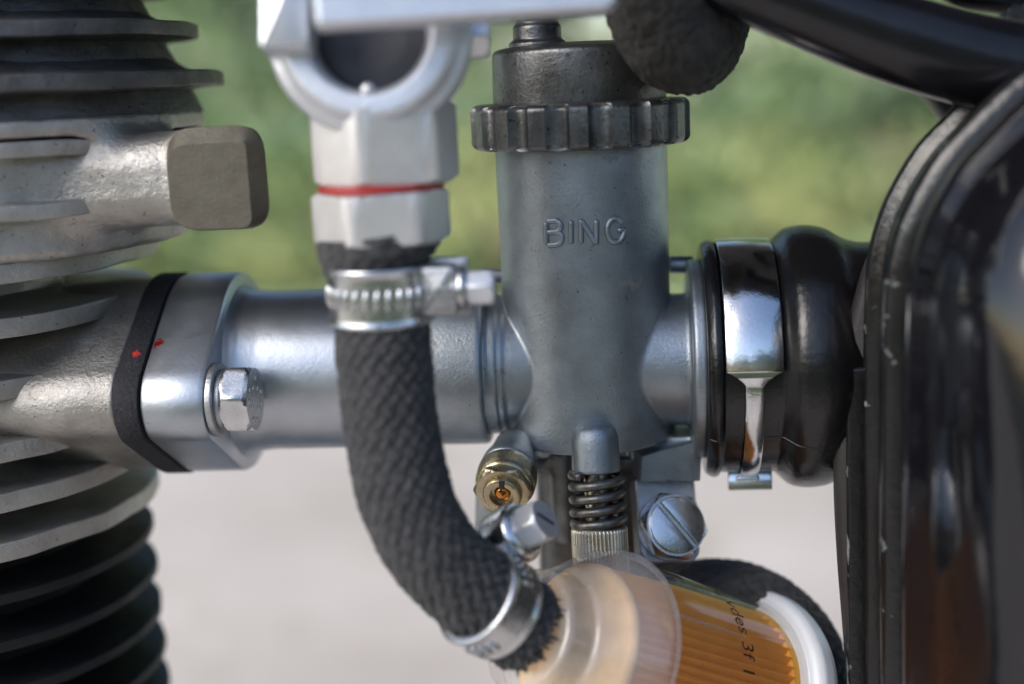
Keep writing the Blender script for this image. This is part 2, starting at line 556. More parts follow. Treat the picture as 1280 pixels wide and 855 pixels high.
def mat_clear():
    m = bpy.data.materials.new('clear_plastic')
    m.use_nodes = True
    N, L = m.node_tree.nodes, m.node_tree.links
    N.remove(N['Principled BSDF'])
    out = N['Material Output']
    tr = N.new('ShaderNodeBsdfTransparent'); tr.inputs[0].default_value = (0.96, 0.965, 0.955, 1)
    d = N.new('ShaderNodeBsdfDiffuse'); d.inputs[0].default_value = (0.8, 0.82, 0.8, 1)
    g = N.new('ShaderNodeBsdfGlossy'); g.inputs['Roughness'].default_value = 0.07
    a = N.new('ShaderNodeMixShader'); a.inputs[0].default_value = 0.045
    L.new(tr.outputs[0], a.inputs[1]); L.new(d.outputs[0], a.inputs[2])
    lw = N.new('ShaderNodeLayerWeight'); lw.inputs[0].default_value = 0.5
    pw = N.new('ShaderNodeMath'); pw.operation = 'POWER'; pw.inputs[1].default_value = 4.0
    L.new(lw.outputs['Facing'], pw.inputs[0])
    fr = N.new('ShaderNodeMath'); fr.operation = 'MULTIPLY_ADD'; fr.inputs[1].default_value = 0.55; fr.inputs[2].default_value = 0.04
    L.new(pw.outputs[0], fr.inputs[0])
    x = N.new('ShaderNodeMixShader')
    L.new(fr.outputs[0], x.inputs[0]); L.new(a.outputs[0], x.inputs[1]); L.new(g.outputs[0], x.inputs[2])
    L.new(x.outputs[0], out.inputs[0])
    return m
M['frost'] = mat_frost()
M['clear'] = mat_clear()

def mat_ground(name, c1, c2, c3, scale, bump=0.3):
    m = bpy.data.materials.new(name)
    m.use_nodes = True
    N, L = m.node_tree.nodes, m.node_tree.links
    b = N['Principled BSDF']
    tc = N.new('ShaderNodeTexCoord')
    def nz(s, d=5):
        n = N.new('ShaderNodeTexNoise'); n.inputs['Scale'].default_value = s; n.inputs['Detail'].default_value = d
        L.new(tc.outputs['Object'], n.inputs['Vector']); return n
    r = N.new('ShaderNodeValToRGB')
    r.color_ramp.elements[0].position, r.color_ramp.elements[1].position = 0.34, 0.66
    r.color_ramp.elements[0].color = (*c1, 1); r.color_ramp.elements[1].color = (*c2, 1)
    L.new(nz(scale).outputs[0], r.inputs[0])
    x = N.new('ShaderNodeMix'); x.data_type = 'RGBA'
    mr = N.new('ShaderNodeMapRange'); mr.inputs[1].default_value, mr.inputs[2].default_value = 0.55, 0.72
    L.new(nz(scale * 2.7).outputs[0], mr.inputs[0]); L.new(mr.outputs[0], x.inputs[0])
    L.new(r.outputs[0], x.inputs[6]); x.inputs[7].default_value = (*c3, 1)
    L.new(x.outputs[2], b.inputs['Base Color'])
    b.inputs['Roughness'].default_value = 0.85
    bn = N.new('ShaderNodeBump'); bn.inputs['Strength'].default_value = bump; bn.inputs['Distance'].default_value = 0.01
    L.new(nz(scale * 20).outputs[0], bn.inputs['Height']); L.new(bn.outputs[0], b.inputs['Normal'])
    return m
def mat_leaf(name, c1, c2, scale=6.0):
    m = bpy.data.materials.new(name)
    m.use_nodes = True
    N, L = m.node_tree.nodes, m.node_tree.links
    b = N['Principled BSDF']
    tc = N.new('ShaderNodeTexCoord')
    n = N.new('ShaderNodeTexNoise'); n.inputs['Scale'].default_value = scale; n.inputs['Detail'].default_value = 4
    L.new(tc.outputs['Object'], n.inputs['Vector'])
    r = N.new('ShaderNodeValToRGB')
    r.color_ramp.elements[0].position, r.color_ramp.elements[1].position = 0.35, 0.65
    r.color_ramp.elements[0].color = (*c1, 1); r.color_ramp.elements[1].color = (*c2, 1)
    L.new(n.outputs[0], r.inputs[0])
    L.new(r.outputs[0], b.inputs['Base Color'])
    b.inputs['Roughness'].default_value = 0.6
    b.inputs['Specular IOR Level'].default_value = 0.15
    return m
# ================================================================ setting
def sheet(name, x0, x1, y0, y1, z, material):
    o = world_mesh(name, [(x0, y0, z), (x1, y0, z), (x1, y1, z), (x0, y1, z)], [(0, 1, 2, 3)], material)
    return tag(o, kind='structure')
M['paving'] = mat_ground('pale_paving', (0.52, 0.435, 0.355), (0.74, 0.63, 0.53), (0.43, 0.375, 0.265), 2.0)
M['soil'] = mat_ground('lawn_soil', (0.24, 0.36, 0.15), (0.58, 0.65, 0.40), (0.36, 0.29, 0.20), 2.4)
M['grass'] = mat_leaf('grass_blades', (0.26, 0.38, 0.15), (0.62, 0.70, 0.43), 2.2)
M['hedge'] = mat_leaf('hedge_leaves', (0.19, 0.29, 0.13), (0.60, 0.70, 0.42), 1.0)
M['litter'] = mat_leaf('dry_leaves', (0.16, 0.085, 0.035), (0.26, 0.17, 0.08), 9)
sheet('paved_ground', -60, 60, -60, 90, 0.0, M['paving'])
sheet('lawn', -40, 40, 2.55, 60, 0.004, M['soil'])
M['turf'] = mat_ground('rough_turf', (0.05, 0.08, 0.025), (0.10, 0.13, 0.045), (0.09, 0.07, 0.04), 2.0)
sheet('lawn', -40, 40, -45, -0.85, 0.004, M['turf'])

def blades(n, x0, x1, y0, y1, hmin, hmax, wid, seed):
    r = np.random.default_rng(seed)
    y = y0 + (y1 - y0) * r.random(n) ** 1.6
    x = (r.random(n) - 0.5) * (0.95 * y + 1.0)
    h = (hmin + (hmax - hmin) * r.random(n)) * (0.7 + 0.6 * r.random(n))
    a = r.random(n) * 2 * math.pi
    l = h * (0.3 + 0.5 * r.random(n))
    b = r.random(n) * 2 * math.pi
    wd = wid * (0.6 + 0.8 * r.random(n)) * (1 + 0.12 * y)
    dx, dy = np.cos(a) * wd, np.sin(a) * wd
    v = np.empty((n, 5, 3))
    v[:, 0] = np.stack([x - dx, y - dy, 0 * x], 1); v[:, 1] = np.stack([x + dx, y + dy, 0 * x], 1)
    mx_, my_ = x + 0.4 * l * np.cos(b), y + 0.4 * l * np.sin(b)
    v[:, 2] = np.stack([mx_ + dx * 0.8, my_ + dy * 0.8, h * 0.6], 1); v[:, 3] = np.stack([mx_ - dx * 0.8, my_ - dy * 0.8, h * 0.6], 1)
    v[:, 4] = np.stack([x + l * np.cos(b), y + l * np.sin(b), h], 1)
    i = np.arange(n)[:, None] * 5
    f = (i + np.array([[0, 1, 2, 3]])).tolist() + (i + np.array([[3, 2, 4]])).tolist()
    return v.reshape(-1, 3), f
gv, gf = blades(60000, 0, 0, 2.56, 14, 0.03, 0.085, 0.003, 3)
gv[:, 2] += 0.004
tag(world_mesh('grass', gv.tolist(), gf, M['grass']), 'short pale green grass of the blurred lawn', 'grass', kind='stuff')

def leaves(pos, size, seed):
    r = np.random.default_rng(seed)
    n = len(pos)
    a = r.normal(size=(n, 3)); a /= np.linalg.norm(a, axis=1)[:, None]
    b = np.cross(a, r.normal(size=(n, 3))); b /= np.linalg.norm(b, axis=1)[:, None]
    s = (size * (0.6 + 0.8 * r.random(n)))[:, None]
    v = np.stack([pos - a * s, pos + b * s * 0.5, pos + a * s, pos - b * s * 0.5], 1)
    i = np.arange(n)[:, None] * 4
    return v.reshape(-1, 3), (i + np.arange(4)[None]).tolist()
n = 900
r_ = np.random.default_rng(11)
ly = 2.7 + 9 * r_.random(n) ** 1.3
lx = (r_.random(n) - 0.5) * (0.95 * ly + 1)
keep = vnoise(np.stack([lx, ly, 0 * lx], 1), 0.7, 5) > 0.05
lp = np.stack([lx, ly, 0.06 + 0 * lx], 1)[keep]
lv, lf = leaves(lp, 0.035, 12)
tag(world_mesh('fallen_leaves', lv.tolist(), lf, M['litter']), 'brown fallen leaves strewn over the blurred lawn', 'leaves', kind='stuff')

def clumps(n, y0, y1, hgt, per, size, seed, dens):
    r = np.random.default_rng(seed)
    cy = y0 + (y1 - y0) * r.random(n) ** 1.2
    cx = (r.random(n) - 0.5) * (0.95 * cy + 0.8)
    out = []
    for x_, y_ in zip(cx, cy):
        s = (0.5 + 0.9 * r.random())
        q_ = r.normal(size=(per, 3)) * V(0.10, 0.10, 0.0) * s * (0.6 + 0.13 * y_)
        q_[:, 2] = np.abs(r.normal(size=per)) * hgt * s * (0.5 + 0.10 * y_) + 0.01
        out.append(q_ + V(x_, y_, 0))
    return leaves(np.vstack(out), size, seed + 1)
for nm, c1, c2, cnt, hg, sz, sd_, lb in (
        ('pale_weeds', (0.38, 0.42, 0.14), (0.62, 0.62, 0.28), 110, 0.10, 0.030, 51, 'pale yellowish green weeds dotted over the blurred lawn'),
        ('dark_weeds', (0.09, 0.16, 0.06), (0.20, 0.29, 0.11), 46, 0.13, 0.032, 52, 'dark green leafy weeds scattered on the blurred lawn'),
        ('dry_stems', (0.17, 0.11, 0.075), (0.30, 0.22, 0.16), 40, 0.09, 0.026, 53, 'brownish dry stems standing in the blurred lawn')):
    cv, cf = clumps(cnt, 3.0, 8.2, hg, 130, sz, sd_, 1)
    tag(world_mesh(nm, cv.tolist(), cf, mat_leaf(nm, c1, c2, 5.0)), lb, 'plants', kind='stuff')

def hedge_mass(x0, x1, yc, depth, hgt, n, seed, size):
    r = np.random.default_rng(seed)
    p = np.stack([x0 + (x1 - x0) * r.random(n), yc + depth * (r.random(n) - 0.5), hgt * r.random(n) ** 0.8], 1)
    top = hgt * (0.75 + 0.25 * vnoise(p * V(1, 0, 0), 1.8, seed))
    front = 0.35 * depth * vnoise(p * V(1, 0, 1), 1.1, seed + 1)
    k = (p[:, 2] < top) & (np.abs(p[:, 1] - yc + front) < depth * 0.42) & (vnoise(p, 0.5, seed + 2) > -0.45)
    return leaves(p[k], size, seed + 3)
hv, hf = hedge_mass(-8, 8, 9.8, 2.6, 5.2, 120000, 21, 0.085)
tag(world_mesh('hedge', hv.tolist(), hf, M['hedge']), 'dark green hedge blurred behind the lawn', 'hedge', kind='stuff')

sv, sf = hedge_mass(-12, 12, -7.5, 2.2, 3.0, 40000, 31, 0.10)
M['shrub'] = mat_leaf('shrub_leaves', (0.03, 0.05, 0.015), (0.17, 0.16, 0.05), 0.9)
tag(world_mesh('shrubbery', sv.tolist(), sf, M['shrub']), 'yellowish green shrubbery mirrored in the black paintwork', 'shrubbery', kind='stuff')

# ================================================================ carburettor
C0 = P(735, 452, 140)
carb = thing('carburettor', C0 + V(0, 0, -260), 'grey cast carburettor with raised BING lettering in the middle', 'carburettor')
zc = lambda py: along(C0, Z, py=py)              # height on the slide-chamber axis
xc = lambda px: along(C0, X, px=px)              # length on the bore axis
zr0, zr1, zlid = zc(182), zc(126), zc(57)
xg0, xg1 = xc(612), xc(622)
def f_body(p):
    d = sd_cyl(p, C0, Z, -100, zr0 + 4, 112.5, 2)
    # stubs and collars on the bore axis
    d = smin(d, sd_cyl(p, C0, X, xg1 - 2, xc(866), 89, 2), 3)
    d = smin(d, sd_cyl(p, C0, X, xg0 - 2, xg1 + 6, 95, 2), 3)
    d = np.minimum(d, sd_cyl(p, C0, X, xc(543), xg0, 108, 4))
    d = smin(d, sd_cyl(p, C0, X, xc(861), xc(878), 134, 3), 8)
    # ring edge on the left stub
    d = smin(d, sd_cyl(p, C0, X, xg1 + 4, xg1 + 16, 92, 3), 3)
    # under-deck below the bore
    d = smin(d, sd_box(p, C0 + V(18, 40, -108), V(92, 62, 24), 8), 8)
    d = smin(d, sd_box(p, C0 + V(95, 10, -112), V(42, 55, 16), 6), 8)
    d = d + 0.5 * vnoise(p, 34, 2)
    return d
body = part('body', nets(f_body, C0 + V(-232, -142, -145), C0 + V(170, 142, zr0 + 12), 2.0), M['zinc'], carb, sharp=50)

# raised lettering: rounded strokes lying on the slide chamber
def on_cyl(px, py, rr=112.5):
    dv = P(px, py, 0) - CAM
    o = CAM - C0
    a = dv[0] ** 2 + dv[1] ** 2
    b = 2 * (o[0] * dv[0] + o[1] * dv[1])
    c = o[0] ** 2 + o[1] ** 2 - rr ** 2
    t = (-b - math.sqrt(b * b - 4 * a * c)) / (2 * a)
    return CAM + t * dv
def arc(cx, cy, rx, ry, a0, a1, n=10):
    return [(cx + rx * math.cos(math.radians(a)), cy - ry * math.sin(math.radians(a))) for a in np.linspace(a0, a1, n)]
LETTERS = [
    [[(682.5, 276), (682.5, 306.5)],
     [(682.5, 276.5), (693, 276)] + arc(694, 282.8, 7, 7, 88, -88) + [(683, 290.5)],
     [(692, 290.2)] + arc(695, 298, 7.6, 7.8, 85, -88) + [(683, 306.8)]],
    [[(713.8, 275), (714, 305.5)]],
    [[(726.5, 305), (726, 275), (745.5, 304.5), (745.5, 274)]],
    [arc(769.5, 288, 10.6, 14.8, 32, 338, 22) + [(780, 287.5), (771, 287.8)]],
]
for strokes in LETTERS:
    ms = []
    for st in strokes:
        q = np.array([on_cyl(x, y, 112.8) for x, y in st])
        q, _ = resample(q, max(8, int(np.linalg.norm(np.diff(q, axis=0), axis=1).sum() / 1.6)))
        ms.append(tube(q, 3.7, 10, capround=3.7))
    part('letter', join(*ms), M['zinc'], carb, sharp=0)

# knurled ring nut and lid
def flutes(th, t, r):
    ph = (th * 17 / (2 * math.pi) + 0.20) % 1.0
    e = min(t - zr0, zr1 - t)
    g = np.clip((0.27 - np.abs(ph - 0.5)) / 0.27, 0, 1)
    g = np.sqrt(np.clip(1 - (1 - g) ** 2, 0, 1))
    return r - 9.5 * g * np.clip(e / 5, 0, 1)
rp = [(zr0, 100), (zr0, 136), (zr0 + 6, 143), (zr1 - 6, 143), (zr1, 136), (zr1, 100)]
rp = rnd(rp, 5, 5)
part('ring_nut', lathe(C0, Z, rp, 17 * 24, X, flutes), M['zinc_dark'], carb, sharp=28)
lp_ = rnd([(zr1 - 6, 60), (zr1 - 6, 113), (zlid - 4, 111, 8), (zlid, 98, 8), (zlid + 4, 60, 6), (zlid + 5, 4)], 8, 5)
part('lid', lathe(C0, Z, lp_, 96), M['zinc_dark'], carb)
ca = plane_y(672, 57, C0[1] - 20); ca = V(ca[0], C0[1] - 20, C0[2] + zlid)
ad = rnd([(0, 37), (6, 37), (9, 31), (26, 31), (30, 27), (70, 27), (74, 22), (110, 22)], 3, 3)
adj = part('cable_adjuster', lathe(ca, Z, ad, 48), M['zinc_dark'], carb)
part('lock_nut', hexnut(ca + Z * 34, Z, 37, 20, 0.4), M['steel_dull'], adj)

# little overflow stubs high on the bore shoulders
for (px0, px1, py, yo, rr) in ((836, 866, 331, 55, 12), (600, 629, 345, 40, 10)):
    a = plane_y(px0, py, C0[1] + yo); b = plane_y(px1, py, C0[1] + yo)
    part('vent_nipple', lathe(a, b - a, rnd([(0, 4), (0, rr), (np.linalg.norm(b - a), rr), (np.linalg.norm(b - a), 4)], 3, 3), 28), M['zinc'], carb)

# throttle stop: boss, spring, threaded rod, knurled head
ax_dn = unit(-Z * 0.985 + V(0, -0.17, 0) + V(0.02, 0, 0))
b0 = P(744, 560, 34)
part('stop_boss', lathe(b0 - ax_dn * 30, ax_dn, rnd([(-4, 1), (-3, 16, 9), (4, 26, 12), (16, 30, 8), (58, 31), (61, 29), (61, 6)], 4, 4), 48), M['zinc'], carb, sharp=40)
scr = part('idle_screw', lathe(b0, ax_dn, rnd([(20, 3), (20, 17), (92, 17), (92, 3)], 2, 2), 40, mod=lambda th, t, r: r + 1.4 * np.sin(th + t * 1.0) if r > 5 else r), M['gold_knurl'], carb)
k0 = along(b0, ax_dn, py=657)
kp = rnd([(k0, 3), (k0, 33), (k0 + 4, 35.5), (k0 + 110, 35.5), (k0 + 114, 33), (k0 + 114, 3)], 2.5, 3)
part('knurled_head', lathe(b0, ax_dn, kp, 44 * 8, None, lambda th, t, r: r + (1.9 * np.abs(np.sin(22 * th)) - 1.2 if k0 + 3 < t else 0)), M['gold_knurl'], scr, sharp=25)
sp0, sp1 = along(b0, ax_dn, py=592), along(b0, ax_dn, py=653)
e1, e2, _ = basis(ax_dn)
tt = np.linspace(0, 1, 160)
ang = 2 * math.pi * 4.2 * tt + 2.2
hel = b0 + np.outer(sp0 + (sp1 - sp0) * np.clip((tt - 0.05) / 0.9, 0, 1), ax_dn) + np.outer(31 * np.cos(ang), e1) + np.outer(31 * np.sin(ang), e2)
part('spring', tube(hel, 6.2, 12), M['spring'], carb, sharp=0)

# mixture screw: brass sleeve with a hexagon and slotted needle
am = CS(-0.16, -0.52, -0.84)
mb = P(628, 617, 18)
part('screw_housing', lathe(mb - am * 110, am, rnd([(0, 3), (0, 26, 8), (30, 30, 8), (52, 37, 9), (66, 38), (66, 3)], 5, 4), 48), M['zinc'], carb)
mix_ = part('mixture_screw', lathe(mb - am * 46, am, rnd([(0, 3), (0, 37), (6, 39), (26, 39), (33, 36), (33, 3)], 4, 4), 64), M['brass'], carb)
part('hexagon', hexnut(mb - am * 14, am, 39.5, 13, 0.5, 4), M['brass'], mix_)
sl = rnd([(0, 15), (0, 25), (8, 25), (10, 23), (10, 15), (2, 15)], 1.5, 2)
part('collar', lathe(mb - am * 3, am, sl, 48, closed=True), M['brass'], mix_)
part('needle', lathe(mb - am * 3, am, rnd([(-6, 2), (-6, 15), (-1, 15), (1, 11), (6, 9, 5), (9, 2)], 4, 4), 32), M['copper'], mix_)
es, eu, _ = basis(am, CS(0.1, 1, 0))
for s in (1, -1):
    part('slot', box(mb + am * 6.0 + es * 19 * s, es, eu, am, 11, 8, 3, 1), M['void'], mix_)

# float bowl under the body, with a screwed ear
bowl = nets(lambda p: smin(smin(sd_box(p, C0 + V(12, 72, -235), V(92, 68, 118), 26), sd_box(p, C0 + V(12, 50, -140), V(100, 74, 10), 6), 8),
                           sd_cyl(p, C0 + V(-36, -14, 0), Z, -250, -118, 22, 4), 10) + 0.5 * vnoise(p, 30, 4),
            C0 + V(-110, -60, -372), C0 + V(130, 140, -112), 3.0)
fb = part('float_bowl', bowl, M['zinc_dark'], carb, sharp=50)  # dark zinc puts the filter's shade on the bowl into its colour
an = CS(0.22, 0.26, -0.93)
sc0 = P(836, 660, 96)
ee1, ee2, _ = basis(an, CS(0.02, 1, 0))            # ee1 up the plate, ee2 sideways
side = ee2 if ee2 @ RT > 0 else -ee2
pl = round_poly(np.array([(-42, -34), (-30, -46), (30, -46), (42, -34), (42, 66), (-42, 66)]), 6)
part('ear', loft(pl, [(-2, -26), (0, -24), (0, -2), (-2, 0)], sc0, side, ee1, an), M['steel_dull'], fb)
wd = np.array([V(-42, 62), V(42, 62), V(42, 118), V(-42, 96)])
up2 = unit(ee1 + an * 0.55)
part('ear_web', loft(round_poly(wd, 3), [(-1, -34), (0, -32), (0, -1), (-1, 1)], sc0 - ee1 * 0, side, ee1 * 0.95 + an * 0.32, unit(an - ee1 * 0.5)), M['zinc'], fb)
part('ear', loft(round_poly(np.array([(-20, -40), (18, -40), (18, 44), (-20, 44)]), 6), [(-2, -14), (0, -12), (0, -1), (-2, 1)], P(612, 650, 110), RT, UP, -F), M['steel_dull'], fb)
part('washer', lathe(sc0, an, rnd([(0, 10), (0, 44), (5, 44), (5, 10)], 1.5, 2), 48), M['steel_dull'], fb)
bs = part('bowl_screw', hexnut(sc0 + an * 5, an, 47, 24, 0.25, 7), M['steel'], fb)
def slot_head(o, a, r, h, ang, wslot, dslot):
    q1, q2, _ = basis(a, CS(0, 1, 0))
    d1 = q1 * math.cos(ang) + q2 * math.sin(ang)
    d2 = np.cross(a, d1)
    ms = []
    for s in (1, -1):
        th = np.linspace(math.asin(wslot / r), math.pi - math.asin(wslot / r), 26)
        ol = np.array([(r * math.cos(t), r * math.sin(t)) for t in th])
        ms.append(loft(ol if s > 0 else ol * V(1, -1), [(0, 0), (0, h - 2), (-0.7, h - 0.6), (-2, h)], o, d1, d2, a))
    ms.append(lathe(o, a, [(0, 2), (0, r - 0.5), (h - dslot, r - 0.5), (h - dslot, 2)], 40))
    return join(*ms)
part('slotted_face', slot_head(sc0 + an * 26, an, 37, 9, math.radians(38), 2.6, 7), M['steel'], bs)

# ================================================================ intake manifold
ORG = C0.copy()
mani = thing('intake_manifold', P(300, 600, 140), 'satin aluminium intake manifold bolted between cylinder head and carburettor', 'manifold')
mo = np.array(mani['o_units'])
xg_a, xg_b, xf = [along(C0 + Z * 140, X, px=v) for v in (198, 227, 300)]
outl = hull_circles([(0, 0, 140), (-150, -4, 56), (150, 4, 56)])
outl[:, 0] *= 1.0
def hull_hit(px, py, sc=1.0):
    dv = unit(P(px, py, 0) - CAM)
    ts = np.linspace(1300, 2000, 3000)
    q_ = CAM + ts[:, None] * dv - C0
    d_ = sd_hull2(q_[:, 2], -q_[:, 1], 140 * sc, 56 * sc, 150.0 * sc)
    return CAM + ts[np.argmax(d_ < 0)] * dv
def lay(x0, x1, bev):
    return [(-bev, x0), (-bev * 0.3, x0 + bev * 0.3), (0, x0 + bev), (0, x1 - bev), (-bev * 0.3, x1 - bev * 0.3), (-bev, x1)]
M['alu_flange'] = mat('satin_aluminium_flange', (0.50, 0.53, 0.58), 0.95, 0.40, (0.41, 0.44, 0.485), 70, 0.07, 0.3, 6, (0.30, 0.30, 0.32), 5, 0.68,
                      spots=[(hull_hit(199, 427, 0.985) - mo, 9, (0.62, 0.02, 0.01)), (hull_hit(192, 430, 0.985) - mo, 9, (0.62, 0.02, 0.01))])
M['gasket_marked'] = mat('fibre_gasket_marked', (0.010, 0.010, 0.013), 0.0, 0.75, (0.018, 0.018, 0.024), 8, 0.1, 2.5, 5, (0.06, 0.06, 0.075), 5, 0.64,
                         spots=[(hull_hit(169, 441) - mo, 9, (0.6, 0.02, 0.01))])
part('gasket', loft(outl, lay(xg_a, xg_b - 0.5, 2), C0, Y, Z, X), M['gasket_marked'], mani, sharp=40)
part('flange', loft(outl * 0.985, lay(xg_b, xf, 7), C0, Y, Z, X), M['alu_flange'], mani, sharp=40)
xt = xc(540)
M['alu_tube'] = mat('satin_aluminium_tube', (0.50, 0.53, 0.58), 0.95, 0.40, (0.41, 0.44, 0.485), 70, 0.07, 0.3, 6, (0.30, 0.30, 0.32), 5, 0.68,
                    spots=[(P(336, 481, 34) - mo, 6, (0.05, 0.05, 0.06))])
part('tube', lathe(C0, X, rnd([(xf - 4, 90), (xf - 4, 124), (xf + 10, 112, 14), (xf + 40, 109.5), (xt - 1, 109.5), (xt - 1, 90)], 6, 5), 128), M['alu_tube'], mani, sharp=40)
bc = C0 + V(xf, -153, -3)
wsh = part('washer', lathe(bc, X, rnd([(0, 12), (0, 47), (9, 47), (9, 12)], 2, 3), 56), M['steel_dull'], mani)
part('spring_washer', lathe(bc + X * 9, X, rnd([(0, 12), (0, 39), (7, 39), (7, 12)], 1.5, 3), 56), M['steel_dull'], wsh)
blt = part('bolt', hexnut(bc + X * 16, X, 46, 36, 0.28, 6, hint=Z), M['steel'], mani)
dots = []
for k in range(11):
    a = 0.3 + k * 0.57
    rr = 27 if k % 3 else 17
    e1b, e2b, _ = basis(X, Z)
    dots.append(lathe(bc + X * 51.5 + e1b * rr * math.cos(a) + e2b * rr * math.sin(a), X, [(0, 3.4), (1.6, 3.0), (2.2, 1.2)], 10))
part('head_marks', join(*dots), M['steel'], blt)

# ================================================================ engine
RC = 258.0
ex = plane_y(193, 690, C0[1])[0] - 274
E0 = V(ex, C0[1], C0[2])
eng = thing('engine', E0 + V(0, 0, -620), 'air cooled engine with bare aluminium head above black finned cylinder', 'engine')
E1 = E0 + V(96, 0, 0)
E2 = E0 + V(118, 0, 0)
def fin_z(py, px, R, E0=E0):
    """height at which the front rim of a disc of radius R crosses the pixel (px, py)"""
    best = None
    for z in np.arange(-700, 700, 4.0):
        th = np.linspace(-math.pi, 0, 90)
        q = E0 + np.stack([R * np.cos(th), R * np.sin(th), z + 0 * th], 1)
        v = q - CAM
        f = v @ F
        x = 640 + DIST * (v @ RT) / f
        y = 427.5 - DIST * (v @ UP) / f
        k = np.argmin(np.abs(x - px) + (th < -1.9) * 1e4)
        e = abs(y[k] - py)
        if best is None or e < best[0]:
            best = (e, z)
    return best[1]
def wobble(seed, amp=2.0):
    def f(th, t, r):
        return r + amp * vnoise(np.stack([np.cos(th) * 3, np.sin(th) * 3, 0 * th + seed], 1), 0.35, seed) * (r > 100)
    return f
def fin(z, R, th0, r_in=180, seed=0, tip=None, E0=E0, wav=1.0):
    tip = tip or th0 * 0.7
    pr = rnd([(z - th0 / 2 - 4, r_in), (z - tip * 0.55, R - 0.55 * (R - r_in), 30), (z - tip / 2, R - 4, 4), (z - tip / 2 + 1, R, 4), (z + tip / 2 - 1, R, 4), (z + tip / 2, R - 4, 4), (z + tip * 0.55, R - 0.55 * (R - r_in), 30), (z + th0 / 2 + 4, r_in)], 4, 4)
    v, f = lathe(E0, Z, pr, 240, X, wobble(seed, 1.3))
    q_ = v - E0
    an_ = np.arctan2(q_[:, 1], q_[:, 0])
    rr_ = np.hypot(q_[:, 0], q_[:, 1])
    v[:, 2] += np.clip((rr_ - r_in) / (R - r_in), 0, 1) * 2.2 * wav * vnoise(np.stack([np.cos(an_) * 3, np.sin(an_) * 3, 0 * an_ + seed * 1.7], 1), 0.6, seed)
    return v, f
# black barrel
barrel_top = fin_z(715, 0, RC) + 34
brl = part('cylinder_barrel', lathe(E0, Z, [(-760, 178), (barrel_top + 10, 178)], 96), M['black_paint'], eng)
fz = fin_z(752, 0, RC)
step = fin_z(752, 0, RC) - fin_z(812, 0, RC)
for k in range(7):
    part('fin', fin(fz - k * step, RC, 22, 172, 30 + k, 15, wav=0.3), M['black_paint'], brl, sharp=50)

# head casting
HB = 285.0
ztop, zmid = zc(150), zc(300)
zE = lambda py: plane_y(150, py, C0[1])[2] - C0[2]
yb_front = -205
lug_c = plane_y(272, 225, C0[1] - 95)
lug_f = plane_y(272, 225, C0[1] - 150)
def f_head(p):
    q = p - E0
    core = sd_cyl(p, E0, Z, barrel_top - 6, zE(292), 168, 6)
    # intake boss: same outline as the flange, drawn in towards the head
    xx = p[..., 0] - C0[0]
    grow = np.clip((xg_a - 60 - xx) / 160, 0, 1) * 12
    pr = sd_hull2(p[..., 2] - C0[2], -(p[..., 1] - C0[1]), 134, 52, 150.0) + grow
    boss = smax(pr, np.abs(xx - (xg_a - 155)) - 155, 4)
    d = smin(core, boss, 26)
    return d + 0.7 * vnoise(p, 34, 9) + 0.2 * vnoise(p, 11, 10)
hd = part('cylinder_head', nets(f_head, V(E0[0] - 20, C0[1] - 235, C0[2] - 345), V(C0[0] + xg_a + 8, C0[1] + 160, C0[2] + zE(285)), 3.0), M['cast'], eng, sharp=60)
for i, (py, R, th0) in enumerate(((345, 306, 26), (414, 292, 26), (490, 276, 26), (568, 272, 26), (630, 272, 26), (692, 272, 26))):
    part('fin', fin(fin_z(py, 0, R), R, th0 + 20, 150, 50 + i, 26), M['cast'], hd, sharp=50)

# upper head: stud lug, ledge, ribs
YL = C0[1] - 205                                      # front plane of the lug
l0, l1 = plane_y(212, 291, YL), plane_y(323, 156, YL)
lw_, lh_ = (l1[0] - l0[0]) / 2, (l1[2] - l0[2]) / 2
lug_c = V((l0[0] + l1[0]) / 2, YL, (l0[2] + l1[2]) / 2)
def f_upper(p):
    d = sd_cyl(p, E1, Z, zE(300), zE(150), 262, 8)
    d = smin(d, sd_cyl(p, E1, Z, zE(162), zE(141), 296, 4), 10)
    lug = sd_box(p, lug_c + V(-4, 32, 0), V(lw_ - 3, 22, lh_ - 3), 20)
    neck = sd_box(p, lug_c + V(-122, 76, -1), V(150, 66, lh_ - 4), 44)
    d = smin(d, smin(lug, neck, 14), 30)
    return d + 0.8 * vnoise(p, 26, 19) + 0.4 * vnoise(p, 11, 20)
uh = part('head_flange', nets(f_upper, V(E1[0] - 60, C0[1] - 312, C0[2] + zE(306)), V(lug_c[0] + 90, C0[1] + 130, C0[2] + zE(136)), 3.0), M['cast'], eng, sharp=60)
fA = round_poly(np.array([(-lw_, -lh_), (lw_, -lh_), (lw_, lh_), (-lw_, lh_)]), [36, 30, 34, 40], 6)
fB = round_poly(np.array([(-lw_ + 5, -lh_ + 3), (lw_ - 17, -lh_ + 3), (lw_ - 17, lh_ - 19), (-lw_ + 5, lh_ - 19)]), [34, 14, 6, 30], 6)
fv = np.vstack([lug_c + V(0, 20, 0) + np.stack([fA[:, 0], 0 * fA[:, 0], fA[:, 1]], 1), lug_c + V(0, 13, 0) + np.stack([fA[:, 0], 0 * fA[:, 0], fA[:, 1]], 1),
                lug_c + V(0, -2, 0) + np.stack([fB[:, 0], 0 * fB[:, 0], fB[:, 1]], 1)])
nA = len(fA)
ff = grid_faces(3, nA) + [tuple(2 * nA + k for k in range(nA))]
part('machined_face', (fv, ff), M['machined'], uh, sharp=20)
for i, (py, R) in enumerate(((188, 292), (268, 290))):
    part('fin', fin(fin_z(py, 0, R, E1), R, 44, 225, 70 + i, 20, E1), M['cast'], uh, sharp=50)
